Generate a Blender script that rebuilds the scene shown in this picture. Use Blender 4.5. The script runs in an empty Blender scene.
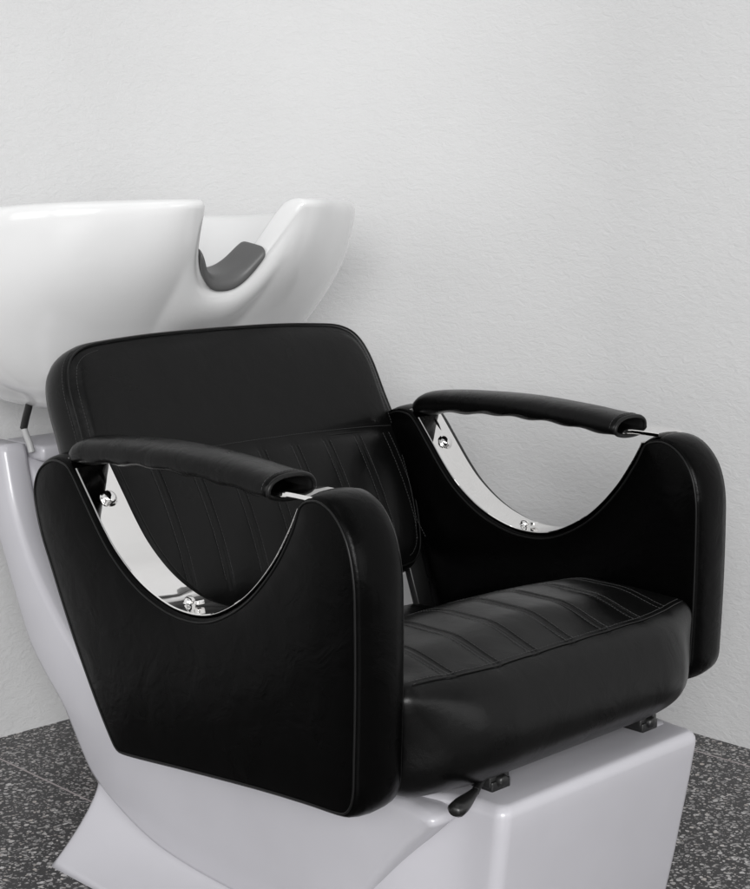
import bpy, bmesh, math, random
import numpy as np
from mathutils import Vector, Matrix
from mathutils.geometry import delaunay_2d_cdt
random.seed(7)
SC = bpy.context.scene
COL = SC.collection
R = math.radians

# ------------------------------------------------------------------ materials
def mat(name):
    m = bpy.data.materials.new(name); m.use_nodes = True
    nt = m.node_tree
    return m, nt, nt.nodes, nt.links, nt.nodes['Principled BSDF']

def coords(N, L, scale=(1, 1, 1)):
    tc = N.new('ShaderNodeTexCoord'); mp = N.new('ShaderNodeMapping')
    mp.inputs['Scale'].default_value = scale
    L.new(tc.outputs['Object'], mp.inputs['Vector'])
    return mp.outputs['Vector']

def noise(N, L, vec, scale, detail=4, rough=.5, dist=0):
    n = N.new('ShaderNodeTexNoise'); n.inputs['Scale'].default_value = scale
    n.inputs['Detail'].default_value = detail; n.inputs['Roughness'].default_value = rough
    n.inputs['Distortion'].default_value = dist
    L.new(vec, n.inputs['Vector']); return n.outputs['Fac']

def ramp(N, L, fac, stops):
    r = N.new('ShaderNodeValToRGB'); el = r.color_ramp.elements
    while len(el) < len(stops): el.new(.5)
    for e, (p, c) in zip(el, stops):
        e.position = p; e.color = (*(c if hasattr(c, '__len__') else (c, c, c)), 1)
    L.new(fac, r.inputs['Fac']); return r.outputs['Color']

def bump(N, L, h, strength, dist, prev=None):
    b = N.new('ShaderNodeBump'); b.inputs['Strength'].default_value = strength
    b.inputs['Distance'].default_value = dist
    L.new(h, b.inputs['Height'])
    if prev is not None: L.new(prev, b.inputs['Normal'])
    return b.outputs['Normal']

def leather(name, base=.0025, rough=.29, spec=.21, wrinkle=.22):
    m, nt, N, L, P = mat(name)
    v = coords(N, L)
    vo = N.new('ShaderNodeTexVoronoi'); vo.inputs['Scale'].default_value = 620
    vo.feature = 'DISTANCE_TO_EDGE'; L.new(v, vo.inputs['Vector'])
    n1 = bump(N, L, vo.outputs['Distance'], .12, .0010)
    n2 = bump(N, L, noise(N, L, v, 26, 3, .55, .6), wrinkle, .004, n1)
    n3 = bump(N, L, noise(N, L, v, 7, 2, .5, .3), .18, .012, n2)
    L.new(n3, P.inputs['Normal'])
    c = ramp(N, L, noise(N, L, v, 40, 5), [(.3, base * .85), (.7, base * 1.15)])
    L.new(c, P.inputs['Base Color'])
    rr = N.new('ShaderNodeMapRange'); rr.inputs['To Min'].default_value = rough - .06
    rr.inputs['To Max'].default_value = rough + .08
    L.new(noise(N, L, v, 15, 4), rr.inputs['Value']); L.new(rr.outputs['Result'], P.inputs['Roughness'])
    P.inputs['Specular IOR Level'].default_value = spec
    return m
M_LEATHER = leather('black_leather')
M_PANEL = leather('panel_leather', .0008, .25, .075, .28)
M_PAD = leather('armrest_leather', .002, .26, .14, .35)

def plain(name, col, rough, metal=0, spec=.5, coat=0, bmp=0, bscale=60):
    m, nt, N, L, P = mat(name)
    v = coords(N, L)
    c3 = col if hasattr(col, '__len__') else (col, col, col)
    c = ramp(N, L, noise(N, L, v, 9, 5), [(.3, tuple(x * .97 for x in c3)), (.7, tuple(min(1, x * 1.02) for x in c3))])
    L.new(c, P.inputs['Base Color'])
    rr = N.new('ShaderNodeMapRange'); rr.inputs['To Min'].default_value = rough * .85
    rr.inputs['To Max'].default_value = rough * 1.2
    L.new(noise(N, L, v, 30, 6), rr.inputs['Value']); L.new(rr.outputs['Result'], P.inputs['Roughness'])
    P.inputs['Metallic'].default_value = metal
    P.inputs['Specular IOR Level'].default_value = spec
    P.inputs['Coat Weight'].default_value = coat; P.inputs['Coat Roughness'].default_value = .08
    if bmp: L.new(bump(N, L, noise(N, L, v, bscale, 3), bmp, .002), P.inputs['Normal'])
    return m
M_CERAMIC = plain('white_ceramic', (.77, .77, .77), .16, coat=.5, bmp=.03, bscale=10)
M_SHELL = plain('white_moulded_shell', (.520, .512, .545), .30, coat=.25, bmp=.05, bscale=14)
M_CHROME = plain('polished_chrome', (.90, .89, .88), .03, metal=1, bmp=.45, bscale=9)
M_GEL = plain('grey_gel', (.10, .10, .10), .45, spec=.5, bmp=.05)
M_BLACK = plain('black_steel', .008, .35)
M_RUBBER = plain('black_rubber', .010, .45)
M_GREYPIPE = plain('grey_fitting', .42, .4)
M_STITCH = plain('grey_thread', .035, .6)
M_DTHREAD = plain('dark_thread', .012, .6, spec=.2)
M_PIPING = plain('seam_piping', .004, .38, spec=.3)
M_DARK = plain('sleeve_lining', .004, .8, spec=.2)

def wall_mat():
    m, nt, N, L, P = mat('textured_wallpaper')
    v = coords(N, L)
    vs = coords(N, L, (1, 1, 1.9))
    a = noise(N, L, vs, 52, 6, .62, .9)
    b = noise(N, L, vs, 170, 4, .6)
    n = bump(N, L, a, .32, .006); n = bump(N, L, b, .24, .002, n)
    L.new(n, P.inputs['Normal'])
    c = ramp(N, L, noise(N, L, v, 3, 6, .6), [(.3, (.665, .665, .665)), (.7, (.697, .697, .697))])
    L.new(c, P.inputs['Base Color'])
    P.inputs['Roughness'].default_value = .7; P.inputs['Specular IOR Level'].default_value = .25
    return m
M_WALL = wall_mat()

def floor_mat():
    m, nt, N, L, P = mat('terrazzo_tiles')
    v = coords(N, L)
    base = ramp(N, L, noise(N, L, v, 14, 6, .65), [(.25, (.026, .025, .026)), (.6, (.042, .040, .041)), (.8, (.060, .057, .056))])
    col = base
    # distort the lookup so the chips are irregular shards
    nz = N.new('ShaderNodeTexNoise'); nz.inputs['Scale'].default_value = 70; nz.inputs['Detail'].default_value = 3
    L.new(v, nz.inputs['Vector'])
    off = N.new('ShaderNodeVectorMath'); off.operation = 'MULTIPLY_ADD'
    off.inputs[1].default_value = (.009, .009, 0); L.new(nz.outputs['Color'], off.inputs[0]); L.new(v, off.inputs[2])
    for sc, thr, lo, hi, dens in ((92, .25, .20, .62, .38), (140, .27, .18, .60, .36), (200, .28, .14, .50, .34)):
        vo = N.new('ShaderNodeTexVoronoi'); vo.inputs['Scale'].default_value = sc
        vo.voronoi_dimensions = '2D'
        L.new(off.outputs[0], vo.inputs['Vector'])
        sep = N.new('ShaderNodeSeparateColor'); L.new(vo.outputs['Color'], sep.inputs[0])
        # chip size differs from cell to cell; only some cells carry a chip
        sz = N.new('ShaderNodeMapRange'); sz.inputs['From Min'].default_value = dens
        sz.inputs['From Max'].default_value = 1; sz.inputs['To Min'].default_value = 0
        sz.inputs['To Max'].default_value = thr * 1.5
        L.new(sep.outputs['Red'], sz.inputs['Value'])
        lt = N.new('ShaderNodeMath'); lt.operation = 'LESS_THAN'
        L.new(vo.outputs['Distance'], lt.inputs[0]); L.new(sz.outputs['Result'], lt.inputs[1])
        cc = ramp(N, L, sep.outputs['Green'], [(0, (lo, lo * .97, lo * .97)), (.45, (hi * .6, hi * .58, hi * .57)), (.8, (hi, hi * .97, hi * .96)), (1, (hi * .8, hi * .72, hi * .66))])
        mx = N.new('ShaderNodeMix'); mx.data_type = 'RGBA'
        L.new(lt.outputs[0], mx.inputs['Factor']); L.new(col, mx.inputs['A']); L.new(cc, mx.inputs['B'])
        col = mx.outputs['Result']
    # grout lines of the square tiles
    sx = N.new('ShaderNodeSeparateXYZ'); L.new(v, sx.inputs[0])
    lines = []
    for ax, o in (('X', .45), ('Y', .112)):
        ad = N.new('ShaderNodeMath'); ad.operation = 'ADD'; ad.inputs[1].default_value = o + 40 * TILE
        L.new(sx.outputs[ax], ad.inputs[0])
        mo = N.new('ShaderNodeMath'); mo.operation = 'MODULO'; mo.inputs[1].default_value = TILE
        L.new(ad.outputs[0], mo.inputs[0])
        l = N.new('ShaderNodeMath'); l.operation = 'LESS_THAN'; l.inputs[1].default_value = .0036
        L.new(mo.outputs[0], l.inputs[0]); lines.append(l.outputs[0])
    mxx = N.new('ShaderNodeMath'); mxx.operation = 'MAXIMUM'
    L.new(lines[0], mxx.inputs[0]); L.new(lines[1], mxx.inputs[1])
    mx = N.new('ShaderNodeMix'); mx.data_type = 'RGBA'
    L.new(mxx.outputs[0], mx.inputs['Factor']); L.new(col, mx.inputs['A'])
    mx.inputs['B'].default_value = (.42, .37, .37, 1)
    L.new(mx.outputs['Result'], P.inputs['Base Color'])
    L.new(bump(N, L, noise(N, L, v, 60, 4), .05, .002), P.inputs['Normal'])
    P.inputs['Roughness'].default_value = .38; P.inputs['Specular IOR Level'].default_value = .35
    return m
TILE = .80
M_FLOOR = floor_mat()

# ------------------------------------------------------------------ helpers
def obj(name, bm, mats, parent=None, smooth=True, sub=0, label=None):
    me = bpy.data.meshes.new(name)
    bmesh.ops.recalc_face_normals(bm, faces=bm.faces)
    for f in bm.faces: f.smooth = smooth
    bm.to_mesh(me); bm.free()
    for m in (mats if isinstance(mats, (list, tuple)) else [mats]): me.materials.append(m)
    o = bpy.data.objects.new(name, me); COL.objects.link(o)
    if parent is not None: o.parent = parent
    if sub:
        s = o.modifiers.new('sub', 'SUBSURF'); s.levels = sub; s.render_levels = sub
    if label: o['label'] = label
    return o

def catmull(pts, n=8, closed=False):
    P = [Vector(p) for p in pts]; out = []
    m = len(P); segs = m if closed else m - 1
    for i in range(segs):
        if closed: a, b, c, d = P[(i - 1) % m], P[i], P[(i + 1) % m], P[(i + 2) % m]
        else: a, b, c, d = P[max(i - 1, 0)], P[i], P[i + 1], P[min(i + 2, m - 1)]
        for k in range(n):
            t = k / n
            out.append(.5 * ((2 * b) + (c - a) * t + (2 * a - 5 * b + 4 * c - d) * t * t + (3 * b - a - 3 * c + d) * t ** 3))
    if not closed: out.append(P[-1])
    return out

def resample(pts, step, closed=False):
    P = list(pts) + ([pts[0]] if closed else [])
    L = [0]
    for a, b in zip(P, P[1:]): L.append(L[-1] + (b - a).length)
    n = max(2, int(round(L[-1] / step))); out = []; j = 0
    for i in range(n + (0 if closed else 1)):
        s = L[-1] * i / n
        while j < len(L) - 2 and L[j + 1] < s: j += 1
        t = (s - L[j]) / max(1e-9, L[j + 1] - L[j])
        out.append(P[j].lerp(P[j + 1], min(1, t)))
    return out

def tube(bm, pts, r, seg=8, closed=False, mi=0, caps=True, flat=1.0):
    pts = [Vector(p) for p in pts]; n = len(pts); rings = []
    up = Vector((0, 0, 1)); prev = None
    for i, p in enumerate(pts):
        a = pts[(i - 1) % n] if (closed or i > 0) else p
        b = pts[(i + 1) % n] if (closed or i < n - 1) else p
        t = (b - a).normalized()
        if prev is None:
            prev = up.cross(t)
            if prev.length < .1: prev = Vector((1, 0, 0)).cross(t)
        s = (prev - t * prev.dot(t)).normalized(); prev = s; w = t.cross(s)
        rr = r[i] if isinstance(r, (list, tuple)) else r
        rings.append([bm.verts.new(p + s * rr * math.cos(2 * math.pi * k / seg) + w * rr * flat * math.sin(2 * math.pi * k / seg)) for k in range(seg)])
    for i in range(n if closed else n - 1):
        A, B = rings[i], rings[(i + 1) % n]
        for k in range(seg):
            f = bm.faces.new((A[k], A[(k + 1) % seg], B[(k + 1) % seg], B[k])); f.material_index = mi
    if caps and not closed:
        for q in (rings[0][::-1], rings[-1]):
            f = bm.faces.new(q); f.material_index = mi

def stitches(bm, pts, mi, step=.0044, dash=.0032, r=.00036, off=Vector((0, 0, 0))):
    P = resample([Vector(p) for p in pts], step)
    for a, b in zip(P, P[1:]):
        d = (b - a)
        if d.length < 1e-6: continue
        d.normalize()
        j = Vector((random.uniform(-1, 1), random.uniform(-1, 1), random.uniform(-1, 1))) * .00012
        tube(bm, [a + off + j, a + off + d * dash + j], r, 5, mi=mi)

def box(bm, c, s, bev=0, mi=0, rot=None, seg=2):
    r = bmesh.ops.create_cube(bm, size=1)
    vs = r['verts']
    for v in vs:
        v.co = Vector((v.co.x * s[0], v.co.y * s[1], v.co.z * s[2]))
        if rot is not None: v.co = rot @ v.co
        v.co += Vector(c)
    fs = {f for v in vs for f in v.link_faces}
    if bev:
        g = bmesh.ops.bevel(bm, geom=list({e for v in vs for e in v.link_edges}), offset=bev, segments=seg, affect='EDGES', profile=.5)
        fs = set(g['faces']) | {f for f in fs if f.is_valid}
    for f in fs:
        if f.is_valid: f.material_index = mi

def lathe(bm, prof, origin, axis, seg=24, mi=0):
    axis = Vector(axis).normalized(); q = Vector((0, 0, 1)).rotation_difference(axis); rings = []
    for r, h in prof:
        rings.append([bm.verts.new(Vector(origin) + q @ Vector((max(r, 1e-5) * math.cos(2 * math.pi * k / seg), max(r, 1e-5) * math.sin(2 * math.pi * k / seg), h))) for k in range(seg)])
    for A, B in zip(rings, rings[1:]):
        for k in range(seg):
            f = bm.faces.new((A[k], A[(k + 1) % seg], B[(k + 1) % seg], B[k])); f.material_index = mi

def poly_dist(P, pts):
    """distance of each pts (n,2) to the closed polygon P (m,2)"""
    P = np.asarray(P); Q = np.roll(P, -1, 0); D = Q - P
    out = np.full(len(pts), 9.)
    for a, d in zip(P, D):
        l = (d @ d) + 1e-12
        t = np.clip(((pts - a) @ d) / l, 0, 1)
        out = np.minimum(out, np.hypot(*(pts - a - t[:, None] * d).T))
    return out

def inside(P, pts):
    P = np.asarray(P); x, y = pts[:, 0], pts[:, 1]; c = np.zeros(len(pts), bool)
    for (x1, y1), (x2, y2) in zip(P, np.roll(P, -1, 0)):
        k = ((y1 > y) != (y2 > y)) & (x < (x2 - x1) * (y - y1) / (y2 - y1 + 1e-12) + x1)
        c ^= k
    return c

def offset_ring(P, d):
    """P list of 2D points, counter-clockwise; d>0 moves inwards"""
    P = np.asarray(P); T = np.roll(P, -1, 0) - np.roll(P, 1, 0)
    T /= np.linalg.norm(T, axis=1)[:, None] + 1e-12
    Nn = np.stack([-T[:, 1], T[:, 0]], 1)
    return P + Nn * d

def cushion_panel(bm, outline, half, place, rings, gu=.01, gv=.01, bulge=.006, bl=.03, disp=None, mi=0, back_bulge=None):
    """outline (u,v) ccw; half thickness; place(u,v,w)->Vector; rings: [(inset, w/half)] from front to the middle"""
    P = np.asarray([(p[0], p[1]) for p in outline])
    prof = list(rings) + [(i, -w) for i, w in rings[::-1] if w != 0]
    loops = []
    for ins, w in prof:
        q = offset_ring(P, ins)
        loops.append([bm.verts.new(place(x, y, w * half)) for x, y in q])
    n = len(P)
    for A, B in zip(loops, loops[1:]):
        for k in range(n):
            f = bm.faces.new((A[k], A[(k + 1) % n], B[(k + 1) % n], B[k])); f.material_index = mi
    cap = offset_ring(P, rings[0][0])
    us = np.arange(cap[:, 0].min(), cap[:, 0].max(), gu); vs = np.arange(cap[:, 1].min(), cap[:, 1].max(), gv)
    G = np.array([(u, v) for u in us for v in vs])
    G = G[inside(cap, G)]; G = G[poly_dist(cap, G) > min(gu, gv) * .8]
    allp = [Vector(p) for p in cap] + [Vector(p) for p in G]
    ov, oe, of, _, _, _ = delaunay_2d_cdt(allp, [], [list(range(n))], 1, 1e-7)
    arr = np.array([tuple(v) for v in ov]); d = poly_dist(cap, arr)
    for sgn in (1, -1):
        b = bulge if sgn > 0 else (bulge if back_bulge is None else back_bulge)
        V = []
        for (u, v), dd in zip(arr, d):
            w = half * rings[0][1] + b * (1 - math.exp(-max(0, dd) / bl))
            if disp is not None and sgn > 0: w += disp(u, v) * min(1, dd / .012)
            V.append(bm.verts.new(place(u, v, sgn * w)))
        for f in of:
            if len(f) >= 3:
                g = bm.faces.new([V[i] for i in f]); g.material_index = mi
    bmesh.ops.remove_doubles(bm, verts=bm.verts, dist=1e-5)
    def surf(u, v):
        dd = poly_dist(cap, np.array([(u, v)]))[0]
        w = half * rings[0][1] + bulge * (1 - math.exp(-dd / bl))
        if disp is not None: w += disp(u, v) * min(1, dd / .012)
        return w
    return surf

def smooth(a, b, x):
    t = min(1, max(0, (x - a) / (b - a))); return t * t * (3 - 2 * t)

def thing(name, label, cat, loc):
    o = bpy.data.objects.new(name, None); COL.objects.link(o); o.location = loc
    o['label'] = label; o['category'] = cat; o.empty_display_size = .1
    return o

# ------------------------------------------------------------------ setting
WX, WY = -1.105, .757
bm = bmesh.new()
q = [(-1.6, -6), (6, -6), (6, 1.2), (-1.6, 1.2)]
bm.faces.new([bm.verts.new((x, y, 0)) for x, y in q])
o = obj('floor', bm, M_FLOOR, smooth=False); o['kind'] = 'structure'
bm = bmesh.new()
rc = .60; line = [(WX, -6), (WX, -4), (WX, -2), (WX, WY - rc)]
for k in range(1, 48):
    a = math.pi - math.pi / 2 * k / 48
    line.append((WX + rc + rc * math.cos(a), WY - rc + rc * math.sin(a)))
line += [(WX + rc, WY), (2, WY), (4, WY), (6, WY)]
lo = [bm.verts.new((x, y, -.01)) for x, y in line]; hi = [bm.verts.new((x, y, 3.4)) for x, y in line]
for i in range(len(line) - 1): bm.faces.new((lo[i], lo[i + 1], hi[i + 1], hi[i]))
o = obj('wall', bm, M_WALL); o['kind'] = 'structure'

# ------------------------------------------------------------------ the shampoo chair
CHAIR = thing('shampoo_chair', 'black leather salon shampoo chair with white ceramic basin behind it on a white base', 'salon chair', (0, 0, 0))
Y0 = -.010        # centre plane of the seat

# ---- base: swooping shell (sides) -----------------------------------------
def slab(bm, outline, y0, y1, r=.008, mi=0, flare=None):
    """closed (x,z) outline extruded from y0 to y1 with rounded edges"""
    c = (y0 + y1) / 2; h = (y1 - y0) / 2
    rg = [(r, 1.0), (r * .29, 1 - .29 * r / h), (0, 1 - r / h), (0, 0)]
    cushion_panel(bm, outline, h, lambda u, v, w: Vector((u, c + w, v)), rg, gu=.05, gv=.05, bulge=0, mi=mi)

def ccw(P):
    a = sum(p[0] * q[1] - q[0] * p[1] for p, q in zip(P, P[1:] + P[:1]))
    return P if a > 0 else P[::-1]

rear = [(-.915, .527), (-.885, .46), (-.838, .389), (-.806, .325), (-.772, .262), (-.735, .222), (-.694, .187), (-.662, .145), (-.627, .105), (-.570, .075), (-.499, .051), (-.43, .041), (-.358, .037), (-.26, .035)]
front = [(-.165, .036), (-.13, .075), (-.10, .117), (-.055, .17), (-.008, .214), (.020, .232)]
top = [(.006, .243), (-.10, .236), (-.25, .222), (-.40, .212), (-.52, .214), (-.61, .238), (-.672, .285), (-.715, .325), (-.762, .382), (-.800, .455), (-.818, .527)]
def side_outline(fr_, tp):
    p = catmull(rear, 5)[:-1] + [Vector(rear[-1])] + catmull(fr_, 4) + catmull(tp, 5)
    return ccw(resample(p, .012, True))
bm = bmesh.new(); slab(bm, side_outline(front[:-2] + [(-.022, .203), (-.002, .222)], [(-.014, .233)] + top[1:]), Y0 - .200, Y0 - .158, .010)
obj('base_side', bm, M_SHELL, CHAIR)
bm = bmesh.new(); slab(bm, side_outline(front, top), Y0 + .158, Y0 + .200, .010)
obj('base_side', bm, M_SHELL, CHAIR)
# column web between the two sides, set back
web = [(-.900, .500), (-.835, .389), (-.765, .270), (-.70, .19), (-.63, .12), (-.50, .06), (-.33, .01), (-.20, .01), (-.12, .10), (-.04, .19), (-.02, .222), (-.10, .224), (-.25, .210), (-.40, .200), (-.53, .204), (-.63, .225), (-.70, .272), (-.748, .345), (-.79, .43), (-.822, .500)]
bm = bmesh.new(); slab(bm, ccw(resample(catmull(web, 3, True), .02, True)), Y0 - .157, Y0 + .157, .006)
obj('column', bm, M_SHELL, CHAIR)
# cap plate on the column that carries the basin
bm = bmesh.new(); box(bm, (-.845, Y0, .512), (.100, .30, .022), .006)
box(bm, (-.87, Y0, .545), (.075, .12, .07), .012)
obj('basin_mount', bm, M_SHELL, CHAIR)

# ---- pedestal, flaring towards the floor ----------------------------------
low = [(p.x, p.y) for p in catmull(rear, 5)]
def low_z(x):
    for (a, b), (c, d) in zip(low, low[1:]):
        if a <= x <= c: return b + (d - b) * (x - a) / (c - a + 1e-9)
    return 0
bm = bmesh.new(); rows = []
xs = [-.618, -.6165, -.612, -.606] + list(np.linspace(-.595, -.11, 30))
for n_, x in enumerate(xs):
    zt = max(.006, low_z(x) + .012); sh = (.010, .004, .001, 0)[n_] if n_ < 4 else 0
    row = []
    zz = [zt * k / 12 for k in range(13)]
    for z in zz:
        q = min(1, max(0, (zt - .010 - z)) / max(.012, zt - .010)) * min(1, zt / .05) ** .6
        row.append((x - .012 * (1 - z / .12), .1975 + .070 * q ** 1.5 - sh, max(z, .001)))
    ring = [bm.verts.new((a, Y0 - b, c)) for a, b, c in row] + [bm.verts.new((a, Y0 + b, c)) for a, b, c in row[::-1]]
    rows.append(ring)
for A, B in zip(rows, rows[1:]):
    for k in range(len(A)): bm.faces.new((A[k], A[(k + 1) % len(A)], B[(k + 1) % len(A)], B[k]))
bm.faces.new(rows[0]); bm.faces.new(rows[-1][::-1])
obj('pedestal', bm, M_SHELL, CHAIR)

# ---- front block ------------------------------------------------------------
bm = bmesh.new()
def blk_ring(z, ins=0):
    t = 1 - z / .236
    hy = .179 - .010 * t - ins; xf = .052 - .038 * t ** 1.2 - ins; rr = .015 - ins * .5
    xc = -.018 - .150 * t ** .9 - ins
    half = []
    for k in range(8):
        a = R(90 * k / 7); half.append((xf - rr + rr * math.cos(a), hy - rr + rr * math.sin(a)))
    xa = xf - rr
    for k in range(1, 15):
        a = k / 14
        half.append((xa + (xc - xa) * a, hy + (.192 - ins - hy) * a ** 2.2))
    half.append((xc - .03, .1935 - ins)); half.append((-.22, .1935 - ins)); half.append((-.22, .05))
    pts = [(x, y + .027 * smooth(-.10, .0, x)) for x, y in half] + [(x, -y + .027 * smooth(-.10, .0, x)) for x, y in half[::-1]]
    return [bm.verts.new((x, Y0 + y, z + (.004 if z > .1 else 0))) for x, y in pts]
rg = [blk_ring(z, i) for z, i in ((.002, 0), (.03, 0), (.06, 0), (.09, 0), (.12, 0), (.15, 0), (.18, 0), (.205, 0), (.222, 0), (.2275, .001), (.232, .0035), (.235, .007), (.236, .011))]
for A, B in zip(rg, rg[1:]):
    for k in range(len(A)): bm.faces.new((A[k], A[(k + 1) % len(A)], B[(k + 1) % len(A)], B[k]))
bm.faces.new(rg[-1]); bm.faces.new(rg[0][::-1])
obj('front_block', bm, M_SHELL, CHAIR)

# ---- seat brackets and lever ---------------------------------------------------
for y in (-.118, .150):
    bm = bmesh.new()
    box(bm, (-.03, y, .245), (.080, .030, .012), .002)
    box(bm, (-.012, y, .250), (.040, .032, .016), .003)
    lathe(bm, [(0, .007), (.005, .007), (.007, .005), (.008, 0)], (.008, y, .250), (1, 0, 0), 12, 0)
    obj('seat_bracket', bm, M_BLACK, CHAIR)
bm = bmesh.new()
tube(bm, catmull([(-.02, -.10, .256), (.008, -.15, .257), (.024, -.176, .2572)], 5), .0045, 10)
pts = catmull([(.022, -.172, .2575), (.030, -.192, .257), (.037, -.212, .256), (.042, -.228, .2545)], 5)
tube(bm, pts, [.0045 + .0055 * smooth(0, .75, i / (len(pts) - 1)) - (.0045 * smooth(.85, 1, i / (len(pts) - 1))) for i in range(len(pts))], 14, flat=.8)
obj('lever', bm, M_BLACK, CHAIR)

# ---- seat cushion -------------------------------------------------------------
bm = bmesh.new()
X0, X1, YA, YB, Z0, Z1 = -.44, .030, -.266, .246, .248, .383
pleatY = [Y0 + k * .062 for k in range(-4, 5)]
def groove(d):
    d = abs(d)
    return -.0013 * math.exp(-((d - .0035) / .0020) ** 2) - .0010 * math.exp(-(d / .014) ** 2)
def drop(x): return .090 * smooth(-.11, -.34, x)
def seat_top(x, y):
    """height above Z1 of the seat's top"""
    ex = smooth(X0, X0 + .10, x); fx = smooth(X1, X1 - .09, x)
    ey = min(smooth(YA, YA + .06, y), smooth(YB, YB - .06, y))
    ar = max(0, 1 - ((y - (YA + YB) / 2) / .27) ** 2)
    h = (.006 + .017 * ar) * fx * ey
    fade = smooth(X1 - .004, X1 - .022, x) * ey
    g = min((groove(y - p) for p in pleatY), default=0)
    return h + g * fade
nx, ny, nz = 80, 216, 18
def rbox(i, j, k):
    x = X0 + (X1 - X0) * i / nx; y = YA + (YB - YA) * j / ny; z = Z0 + (Z1 - Z0) * k / nz
    r = .050 if k < nz / 2 else .011
    # round edges: clamp into the inner box and push out by r
    top = smooth(Z0 + .05, Z1 - .01, z); r = .054 * (1 - top) + .023 * top
    c = Vector((min(max(x, X0 + r), X1 - r), min(max(y, YA + r), YB - r), min(max(z, Z0 + r), Z1 - r)))
    d = Vector((x, y, z)) - c
    if d.length > 1e-9:
        m = max(abs(d.x), abs(d.y), abs(d.z)); d = d.normalized() * m if m < r else d.normalized() * r
    p = c + d
    kz = (p.z - Z0) / (Z1 - Z0)
    if kz > .5: p.z += seat_top(p.x, p.y) * smooth(.80, 1, kz)
    p.z -= drop(p.x) * smooth(.05, .75, kz)
    fb = math.sin(math.pi * min(1, max(0, kz))) * min(smooth(YA, YA + .09, p.y), smooth(YB, YB - .09, p.y))
    p.x += .024 * fb * smooth(-.05, .03, p.x)
    cr = min(smooth(YA - .01, YA + .13, p.y), smooth(YB + .01, YB - .13, p.y))
    p.x -= .022 * (1 - cr) * smooth(-.15, .03, p.x)
    return p
cache = {}
def V(i, j, k):
    if (i, j, k) not in cache: cache[(i, j, k)] = bm.verts.new(rbox(i, j, k))
    return cache[(i, j, k)]
for i in range(nx):
    for j in range(ny):
        bm.faces.new((V(i, j, nz), V(i + 1, j, nz), V(i + 1, j + 1, nz), V(i, j + 1, nz)))
        bm.faces.new((V(i, j, 0), V(i, j + 1, 0), V(i + 1, j + 1, 0), V(i + 1, j, 0)))
for k in range(nz):
    for j in range(ny):
        bm.faces.new((V(nx, j, k), V(nx, j + 1, k), V(nx, j + 1, k + 1), V(nx, j, k + 1)))
        bm.faces.new((V(0, j, k), V(0, j, k + 1), V(0, j + 1, k + 1), V(0, j + 1, k)))
    for i in range(nx):
        bm.faces.new((V(i, 0, k), V(i + 1, 0, k), V(i + 1, 0, k + 1), V(i, 0, k + 1)))
        bm.faces.new((V(i, ny, k), V(i, ny, k + 1), V(i + 1, ny, k + 1), V(i + 1, ny, k)))
def seat_pt(x, y, up=.0006):
    cr = min(smooth(YA - .01, YA + .13, y), smooth(YB + .01, YB - .13, y))
    return Vector((x - .022 * (1 - cr) * smooth(-.15, .03, x), y, Z1 + seat_top(x, y) - drop(x) + up))
# front seam with its row of stitches
seam = [seat_pt(X1 - .0125, YA + .022 + (YB - YA - .044) * t / 60, .0002) for t in range(61)]
tube(bm, [p + Vector((0, 0, -.0010)) for p in seam], .0008, 6, mi=2)
stitches(bm, [p + Vector((-.006, 0, .0005)) for p in seam], 1)
for p in pleatY[:]:
    if abs(p - Y0) > .22: continue
    for e in (-.0065, .0065):
        stitches(bm, [seat_pt(X1 - .018 - .30 * t / 40, p + e, .0007) for t in range(41)], 1, r=.00035)
obj('seat_cushion', bm, [M_LEATHER, M_STITCH, M_PIPING], CHAIR)

# ---- backrest ------------------------------------------------------------------
BB = Vector((-.432, Y0, .355)); BT = Vector((-.600, Y0, .690)); BL = (BT - BB).length
bv = (BT - BB).normalized(); bu = Vector((0, 1, 0)); bn = bu.cross(bv)   # bn points forward
if bn.x < 0: bn = -bn
HB = .028
def bplace(u, v, w): return BB + bu * (u * .975 + .006) + bv * v + bn * (w - HB)
half_o = [(0, BL + .003), (.10, BL + .002), (.18, BL - .002), (.226, BL - .008), (.255, BL - .026), (.269, BL - .062), (.272, BL - .12), (.275, BL - .17),
          (.272, .16), (.262, .09), (.246, .035), (.228, .010), (.20, .000), (.10, -.004), (0, -.005)]
right = catmull([(u, v, 0) for u, v in half_o], 5)
outl = [(p.x, p.y) for p in right] + [(-p.x, p.y) for p in right[::-1][1:-1]]
outl = ccw([(p.x, p.y) for p in resample([Vector((a, b, 0)) for a, b in outl], .008, True)])
SV = .199   # height of the cross seam
bple = [k * .0600 for k in range(-4, 5)]
def seam_v(u): return SV + .006 * (1 - (u / .25) ** 2)
def bdisp(u, v):
    s = seam_v(u); h = 0
    h -= .0030 * math.exp(-((v - s) / .0035) ** 2)
    h += .006 * math.sin(math.pi * min(1, max(0, (v - s) / (BL - s)))) if v > s else .010 * math.sin(math.pi * min(1, max(0, v / s))) ** .8
    if v < s:
        f = smooth(s, s - .012, v) * smooth(.012, .06, v)
        h += min(groove(u - p) for p in bple) * f
    return h
bm = bmesh.new()
rings = [(.009, 1.0), (.0035, .93), (.0005, .80), (-.003, .4), (-.004, 0)]
surf = cushion_panel(bm, outl, HB, bplace, rings, gu=.0025, gv=.009, bulge=.006, bl=.03, disp=bdisp)
P2 = offset_ring(outl, .0045)
tube(bm, [bplace(x, y, HB + .0006) for x, y in P2[::1]], .0013, 6, closed=True, mi=2)
P3 = offset_ring(outl, .0145); P3b = offset_ring(outl, .0035)
def on(P, k=0): return [bplace(x, y, surf(x, y) + .0005) for x, y in P]
for sg in (-1, 1):
    q_ = [p for p in P3 if p[0] * sg > .205]
    q_.sort(key=lambda p: p[1])
    stitches(bm, on(q_), 1)
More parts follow.
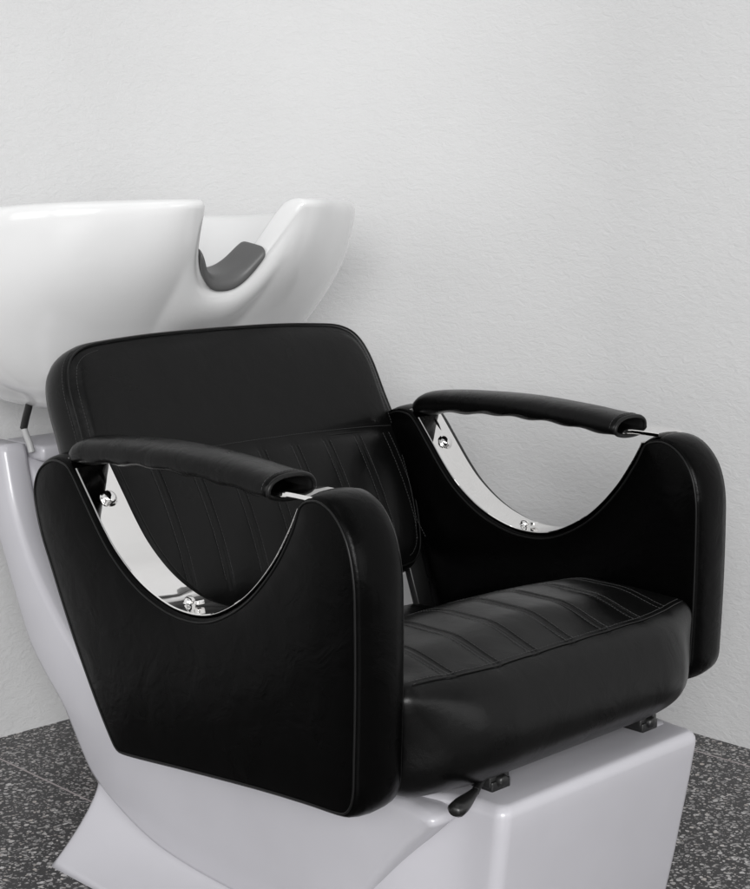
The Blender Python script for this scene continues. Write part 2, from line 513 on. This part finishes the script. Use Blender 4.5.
for sg in (-1, 1):
    q_ = sorted([p for p in offset_ring(outl, -.0004) if p[0] * sg > .235], key=lambda p: p[1])
    stitches(bm, [bplace(x, y, HB * .78) for x, y in q_], 1)
tube(bm, [bplace(u, seam_v(u), surf(u, seam_v(u)) + .0006) for u in np.linspace(-.258, .258, 64)], .0009, 6, mi=2)
stitches(bm, [bplace(u, seam_v(u) + .006, surf(u, seam_v(u) + .006) + .0005) for u in np.linspace(-.258, .258, 64)], 1)
for p in bple:
    if abs(p) > .235: lim = .235
    for e in (-.0065, .0065):
        stitches(bm, [bplace(p + e, v, surf(p + e, v) + .0006) for v in np.linspace(SV - .004, .035, 26)], 1, r=.00040)
obj('backrest', bm, [M_LEATHER, M_STITCH, M_PIPING], CHAIR)
# steel plates joining backrest and seat
for s in (-1, 1):
    bm = bmesh.new()
    rot = Matrix.Rotation(R(-20), 3, 'Y')
    box(bm, (-.450, Y0 + s * .236, .335), (.012, .030, .14), .002, rot=rot)
    obj('backrest_bracket', bm, M_BLACK, CHAIR)

# ---- side panels, armrests --------------------------------------------------------
Upath = [(-.468, .553), (-.442, .522), (-.415, .490), (-.390, .466), (-.355, .443), (-.318, .428), (-.278, .420), (-.234, .422), (-.195, .436), (-.155, .462), (-.118, .500), (-.092, .538), (-.079, .562)]
fr = [(-.066, .569), (-.045, .571), (-.022, .561), (-.002, .538), (.008, .505), (.010, .46), (.010, .39), (.008, .32), (.006, .285), (-.003, .266)]
bt = [(-.02, .259), (-.076, .256), (-.155, .250), (-.275, .238), (-.38, .227)]
rr_ = [(-.398, .229), (-.412, .243), (-.440, .282), (-.474, .336), (-.500, .382), (-.524, .428), (-.546, .472), (-.556, .517), (-.542, .548), (-.512, .564), (-.484, .563)]
po = [Vector((x, z, 0)) for x, z in Upath + fr + bt + rr_]
pc = ccw([(p.x, p.y) for p in resample(catmull(po, 6, True), .0075, True)])
def arm(yc, HT, DX, DZ, BZ):
    """yc centre of the panel, face = +1 if its sitter's side points to +y"""
    bm = bmesh.new()
    pl = lambda u, v, w: Vector((u + DX, yc + w, v + DZ * smooth(-.10, -.06, u) * smooth(.50, .57, v) + BZ * smooth(-.06, .01, u) * smooth(.33, .25, v)))
    rg = [(.008, 1.0), (.003, .94), (.0005, .83), (-.002, .45), (-.003, 0)]
    surf = cushion_panel(bm, pc, HT, pl, rg, gu=.014, gv=.014, bulge=.006, bl=.035)
    for s in (-1, 1):
        a = offset_ring(pc, .0055)
        tube(bm, [pl(x, z, s * (HT * .985)) for x, z in a], .0013, 6, closed=True, mi=2)
    return obj('side_panel', bm, [M_PANEL, M_DTHREAD, M_PIPING], CHAIR)

padc = [(-.482, .565), (-.466, .569), (-.43, .575), (-.37, .580), (-.28, .583), (-.19, .580), (-.150, .577), (-.116, .5745)]
def armrest(yc):
    # chrome loop: one flat bar lining the cut-out and running under the pad
    bm = bmesh.new()
    up = [Vector((x, z, 0)) for x, z in Upath]
    loop = [(-.480, .558)] + Upath + [(-.088, .567)] + [(x, z - .010) for x, z in padc[::-1][:-1]] + [(-.497, .556)]
    lp = ccw([(p.x, p.y) for p in resample(catmull([Vector((x, z, 0)) for x, z in Upath], 6), .008)] )
    # follow the path just above the leather
    U = resample(catmull([Vector((x, z, 0)) for x, z in Upath], 6), .008)
    T = resample(catmull([Vector((x, z - .0055, 0)) for x, z in [(-.50, .560)] + padc[1:-1] + [(-.116, .5745), (-.095, .577), (-.055, .577)]], 6), .010)
    for path, hw0, th, lift in ((U, .0235, .0022, .0010), (T, .0195, .0050, .0010)):
        rings_ = []
        n = len(path)
        for i, p in enumerate(path):
            t = (path[min(i + 1, n - 1)] - path[max(i - 1, 0)]).normalized(); nn = Vector((-t.y, t.x, 0))
            if path is T: nn = Vector((0, 1, 0))
            q = p + nn * lift
            sec = []
            b = .0009; hw = hw0 + (.0050 * smooth(-.125, -.105, p.x) if path is T else 0)
            for (yy, k) in ((-hw, b), (-hw + b, 0), (hw - b, 0), (hw, b), (hw, th - b), (hw - b, th), (-hw + b, th), (-hw, th - b)):
                c = q + nn * k
                sec.append(bm.verts.new((c.x, yc + yy, c.y)))
            rings_.append(sec)
        for A, B in zip(rings_, rings_[1:]):
            for k in range(8): bm.faces.new((A[k], A[(k + 1) % 8], B[(k + 1) % 8], B[k]))
        bm.faces.new(rings_[0][::-1]); bm.faces.new(rings_[-1])
    fr_ = obj('armrest_frame', bm, M_CHROME, CHAIR, smooth=True)
    for p in fr_.data.polygons: p.use_smooth = True
    w = fr_.modifiers.new('edge', 'EDGE_SPLIT'); w.split_angle = R(35)
    # bolts
    for (x, z, nx_, nz_, r) in ((-.436, .5205, .79, .61, .0088), (-.287, .4235, .14, .99, .0066)):
        bm = bmesh.new()
        lathe(bm, [(r * 1.25, 0), (r * 1.25, .0012), (r, .0016), (r, .004), (r * .85, .0062), (r * .5, .0078), (0, .0083)], (x, yc, z - .0005), (nx_, 0, nz_), 20)
        if z < .5:
            box(bm, (x + .015, yc + .002, z + .0035), (.007, .010, .005), .0012, rot=Matrix.Rotation(R(-6), 3, 'Y'))
        obj('bolt', bm, M_CHROME, fr_)
    # pad: upholstered sleeve open at its front end
    bm = bmesh.new()
    C = resample(catmull([Vector((x, z, 0)) for x, z in padc], 8), .008)
    n = len(C); seg = 36; outer = []; inner = []
    for i, p in enumerate(C):
        t = i / (n - 1)
        tt = (C[min(i + 1, n - 1)] - C[max(i - 1, 0)]).normalized(); nn = Vector((-tt.y, tt.x, 0))
        hw = .0335 - .0012 * math.sin(t * 9) * .5; hh = .0205 * (1 - .14 * t)
        if t < .09:
            k = math.sqrt(max(0.02, 1 - ((.09 - t) / .09) ** 2)); hw *= .45 + .55 * k; hh *= k
        for lst, sh in ((outer, 0), (inner, .0045)):
            ring = []
            for k in range(seg):
                a = 2 * math.pi * k / seg
                ca, sa = math.cos(a), math.sin(a)
                yy = math.copysign(abs(ca) ** .8, ca) * (hw - sh)
                zz = math.copysign(abs(sa) ** .85, sa) * (hh - sh)
                if sa < 0: zz *= .62 + .025 * math.sin(t * 23 + 1.3)
                if sa < -.3 and lst is outer: zz += .0012 * math.sin(t * 40 + a * 3)
                c = p + nn * zz
                ring.append(bm.verts.new((c.x, yc + yy, c.y)))
            lst.append(ring)
    for i in range(n - 1):
        for k in range(seg): bm.faces.new((outer[i][k], outer[i][(k + 1) % seg], outer[i + 1][(k + 1) % seg], outer[i + 1][k]))
    j = n - 7
    for i in range(j, n - 1):
        for k in range(seg):
            f = bm.faces.new((inner[i][k], inner[i + 1][k], inner[i + 1][(k + 1) % seg], inner[i][(k + 1) % seg])); f.material_index = 3
    for k in range(seg): bm.faces.new((outer[-1][k], outer[-1][(k + 1) % seg], inner[-1][(k + 1) % seg], inner[-1][k]))
    f = bm.faces.new(inner[j]); f.material_index = 3
    bm.faces.new(outer[0][::-1])
    for r_ in inner[:j]:
        for v in r_: bm.verts.remove(v)
    # stitching round the open end
    i = n - 2
    stitches(bm, [outer[i][k].co.copy() + Vector((0, 0, .0004)) for k in range(seg // 2 + 1)], 1, r=.0004)
    tube(bm, [(outer[-1][k].co + inner[-1][k].co) / 2 for k in range(seg)], .0026, 8, closed=True, mi=2)
    obj('armrest_pad', bm, [M_PAD, M_STITCH, M_PIPING, M_DARK], CHAIR)

for yc, ht, dx, ya, dz, bz in ((-.2970, .0330, .0, -.303, .009, 0), (.2825, .0315, -.008, .277, .001, .016)):
    arm(yc, ht, dx, dz, bz)
    a0 = set(bpy.data.objects)
    armrest(ya)
    for o in set(bpy.data.objects) - a0:
        if o.parent is CHAIR: o.location.x = dx

# ---- basin ------------------------------------------------------------------------
BX = -.80
# (z, x_front, x_rear, half width)
outerL = [(.578, -.745, -1.000, .120), (.574, -.712, -1.020, .160), (.582, -.700, -1.028, .180), (.596, -.692, -1.034, .194), (.612, -.688, -1.040, .226),
          (.645, -.675, -1.050, .262), (.680, -.656, -1.058, .290), (.715, -.620, -1.063, .306), (.750, -.584, -1.066, .316), (.785, -.556, -1.070, .320), (.820, -.540, -1.072, .322), (.844, -.534, -1.073, .3225)]
rimL = [(.8540, -.5345, -1.073, .3210), (.8600, -.539, -1.069, .3170), (.8625, -.547, -1.062, .3090), (.8620, -.560, -1.052, .2960), (.857, -.569, -1.043, .2870), (.848, -.573, -1.039, .2830)]
innerL = [(.82, -.580, -1.035, .269), (.78, -.600, -1.025, .256), (.73, -.636, -1.010, .234), (.69, -.672, -.990, .203), (.655, -.715, -.960, .160), (.635, -.760, -.920, .105), (.628, -.80, -.88, .05), (.626, -.825, -.855, .022)]
levels = outerL + rimL + innerL
bm = bmesh.new(); NT = 200; rings_ = []
def notch(y): return max(0, 1 - (abs(y) / .077) ** 2.6) ** .85
tl = []
for k in range(NT):
    u = (k / NT) * 2 - 1                      # -1..1, 0 = front
    tl.append(math.pi * (u + .0) if abs(u) > 1 else math.pi * math.copysign(abs(u) ** 1.25, u))
for li, (z, xf, xr, b) in enumerate(levels):
    ring = []
    for th in tl:
        c, s = math.cos(th), math.sin(th); n_ = 2.55
        ex = 2 / n_
        cc = math.copysign(abs(c) ** ex, c); ss = math.copysign(abs(s) ** ex, s)
        xc = BX if xf > BX + .02 else (xf + xr) / 2
        x = xc + ((xf - xc) if c > 0 else (xc - xr)) * cc
        y = b * ss; yr = .3085 * ss
        g = notch(yr) if c > 0 else 0
        w = min(1, max(0, (z - .60) / .262))
        inner_ = li >= len(outerL) + len(rimL) - 2
        g2 = g * w ** 1.5
        zz = z - .112 * g2
        xx = x - .066 * g2
        # front lips swell forwards a little beside the notch
        if c > 0: xx += .020 * math.exp(-((abs(yr) - .105) / .045) ** 2) * w ** 3 * (1 - g)
        zz -= .030 * smooth(-.52, -.95, xx) * w
        # throat: shallow valley in the front of the shell under the notch
        if c > 0 and li < len(outerL): xx -= .014 * math.exp(-(yr / .09) ** 2) * smooth(.60, .68, z)
        ring.append(bm.verts.new((xx, Y0 + .012 + y, zz)))
    rings_.append(ring)
for A, B in zip(rings_, rings_[1:]):
    for k in range(NT): bm.faces.new((A[k], A[(k + 1) % NT], B[(k + 1) % NT], B[k]))
bm.faces.new(rings_[0][::-1]); bm.faces.new(rings_[-1])
BASIN = obj('basin', bm, M_CERAMIC, CHAIR, sub=1)

# neck rest: saddle of grey gel lying in the notch
bm = bmesh.new()
def nr(s, t):
    """s across the notch -1..1, t front(0)..back(1); follows the lip of the notch"""
    y = .056 * s; g = notch(y)
    z = .8600 - .112 * g; x = -.548 - .066 * g
    prof = [(.0175, -.010), (.017, .001), (.011, .0085), (-.006, .0125), (-.026, .0165), (-.034, .014)]
    k = min(len(prof) - 1.0001, t * (len(prof) - 1)); i = int(k); f = k - i
    dx = prof[i][0] * (1 - f) + prof[i + 1][0] * f; dz = prof[i][1] * (1 - f) + prof[i + 1][1] * f
    q = .35 + .65 * g
    return Vector((x + dx, Y0 + .012 + y * .97, z + dz * q))
NS, NTT = 26, 10
topv = [[None] * (NTT + 1) for _ in range(NS + 1)]; botv = [[None] * (NTT + 1) for _ in range(NS + 1)]
for i in range(NS + 1):
    for j in range(NTT + 1):
        s = i / NS * 2 - 1; t = j / NTT; e = .01
        p = nr(s, t); ds = nr(min(1, s + e), t) - nr(max(-1, s - e), t); dt = nr(s, min(1, t + e)) - nr(s, max(0, t - e))
        nn = ds.cross(dt).normalized()
        if nn.z < 0: nn = -nn
        edge = min(1, min(i, NS - i) / 3, min(j, NTT - j) / 2.5); th = .0050 * math.sqrt(max(.04, 1 - (1 - edge) ** 2))
        topv[i][j] = bm.verts.new(p + nn * th); botv[i][j] = bm.verts.new(p - nn * th)
for i in range(NS):
    for j in range(NTT):
        bm.faces.new((topv[i][j], topv[i + 1][j], topv[i + 1][j + 1], topv[i][j + 1]))
        bm.faces.new((botv[i][j], botv[i][j + 1], botv[i + 1][j + 1], botv[i + 1][j]))
for i in range(NS):
    for j in (0, NTT): bm.faces.new((topv[i][j], topv[i + 1][j], botv[i + 1][j], botv[i][j]))
for j in range(NTT):
    for i in (0, NS): bm.faces.new((topv[i][j], topv[i][j + 1], botv[i][j + 1], botv[i][j]))
obj('neck_rest', bm, M_GEL, BASIN, sub=1)

# drain hose from the bowl into the column
bm = bmesh.new()
hy = -.172
tube(bm, catmull([(-.800, hy, .600), (-.806, hy, .580), (-.815, hy, .562), (-.8215, hy, .547)], 5), .0052, 12)
tube(bm, catmull([(-.8215, hy, .548), (-.816, hy, .538), (-.808, hy, .527), (-.803, hy, .515)], 5), .0046, 12, mi=1)
obj('hose', bm, [M_RUBBER, M_GREYPIPE], CHAIR)

# ------------------------------------------------------------------ camera
f_, yaw, pitch = 1600.0, R(45.49), R(9.19)
d = Vector((-math.sin(yaw) * math.cos(pitch), math.cos(yaw) * math.cos(pitch), -math.sin(pitch)))
r = Vector((math.cos(yaw), math.sin(yaw), 0)); u = r.cross(d)
cam = bpy.data.cameras.new('camera'); co = bpy.data.objects.new('camera', cam); COL.objects.link(co)
m = Matrix((r, u, -d)).transposed().to_4x4(); m.translation = Vector((1.079, -1.359, .878)); co.matrix_world = m
cam.sensor_fit = 'VERTICAL'; cam.sensor_height = 36; cam.lens = f_ / 889 * 36
cam.clip_start = .05; cam.clip_end = 60
SC.camera = co

# ------------------------------------------------------------------ light
w = bpy.data.worlds.new('World'); SC.world = w; w.use_nodes = True
bg = w.node_tree.nodes['Background']; bg.inputs['Color'].default_value = (.98, .99, 1, 1); bg.inputs['Strength'].default_value = .42
def area(name, loc, target, size, power, col=(1, 1, 1)):
    l = bpy.data.lights.new(name, 'AREA'); l.shape = 'RECTANGLE'; l.size, l.size_y = size; l.energy = power; l.color = col
    o = bpy.data.objects.new(name, l); COL.objects.link(o); o.location = loc
    o.rotation_euler = (Vector(target) - Vector(loc)).to_track_quat('-Z', 'Y').to_euler()
    return o
area('softbox_main', (3.0, -3.1, 1.65), (-.3, .2, .45), (1.9, 1.3), 168)
area('softbox_key', (.6, -4.2, 1.5), (-.8, 0, .4), (2.2, 1.8), 30)
area('softbox_front', (4.4, -.3, 1.5), (-.3, 0, .4), (2.2, 1.6), 28)
area('softbox_top', (.4, -.9, 3.6), (-.2, 0, .4), (1.6, 1.6), 6)

SC.view_settings.view_transform = 'Standard'; SC.view_settings.look = 'None'
SC.view_settings.exposure = -.14; SC.view_settings.gamma = 1
SC.render.engine = 'CYCLES'
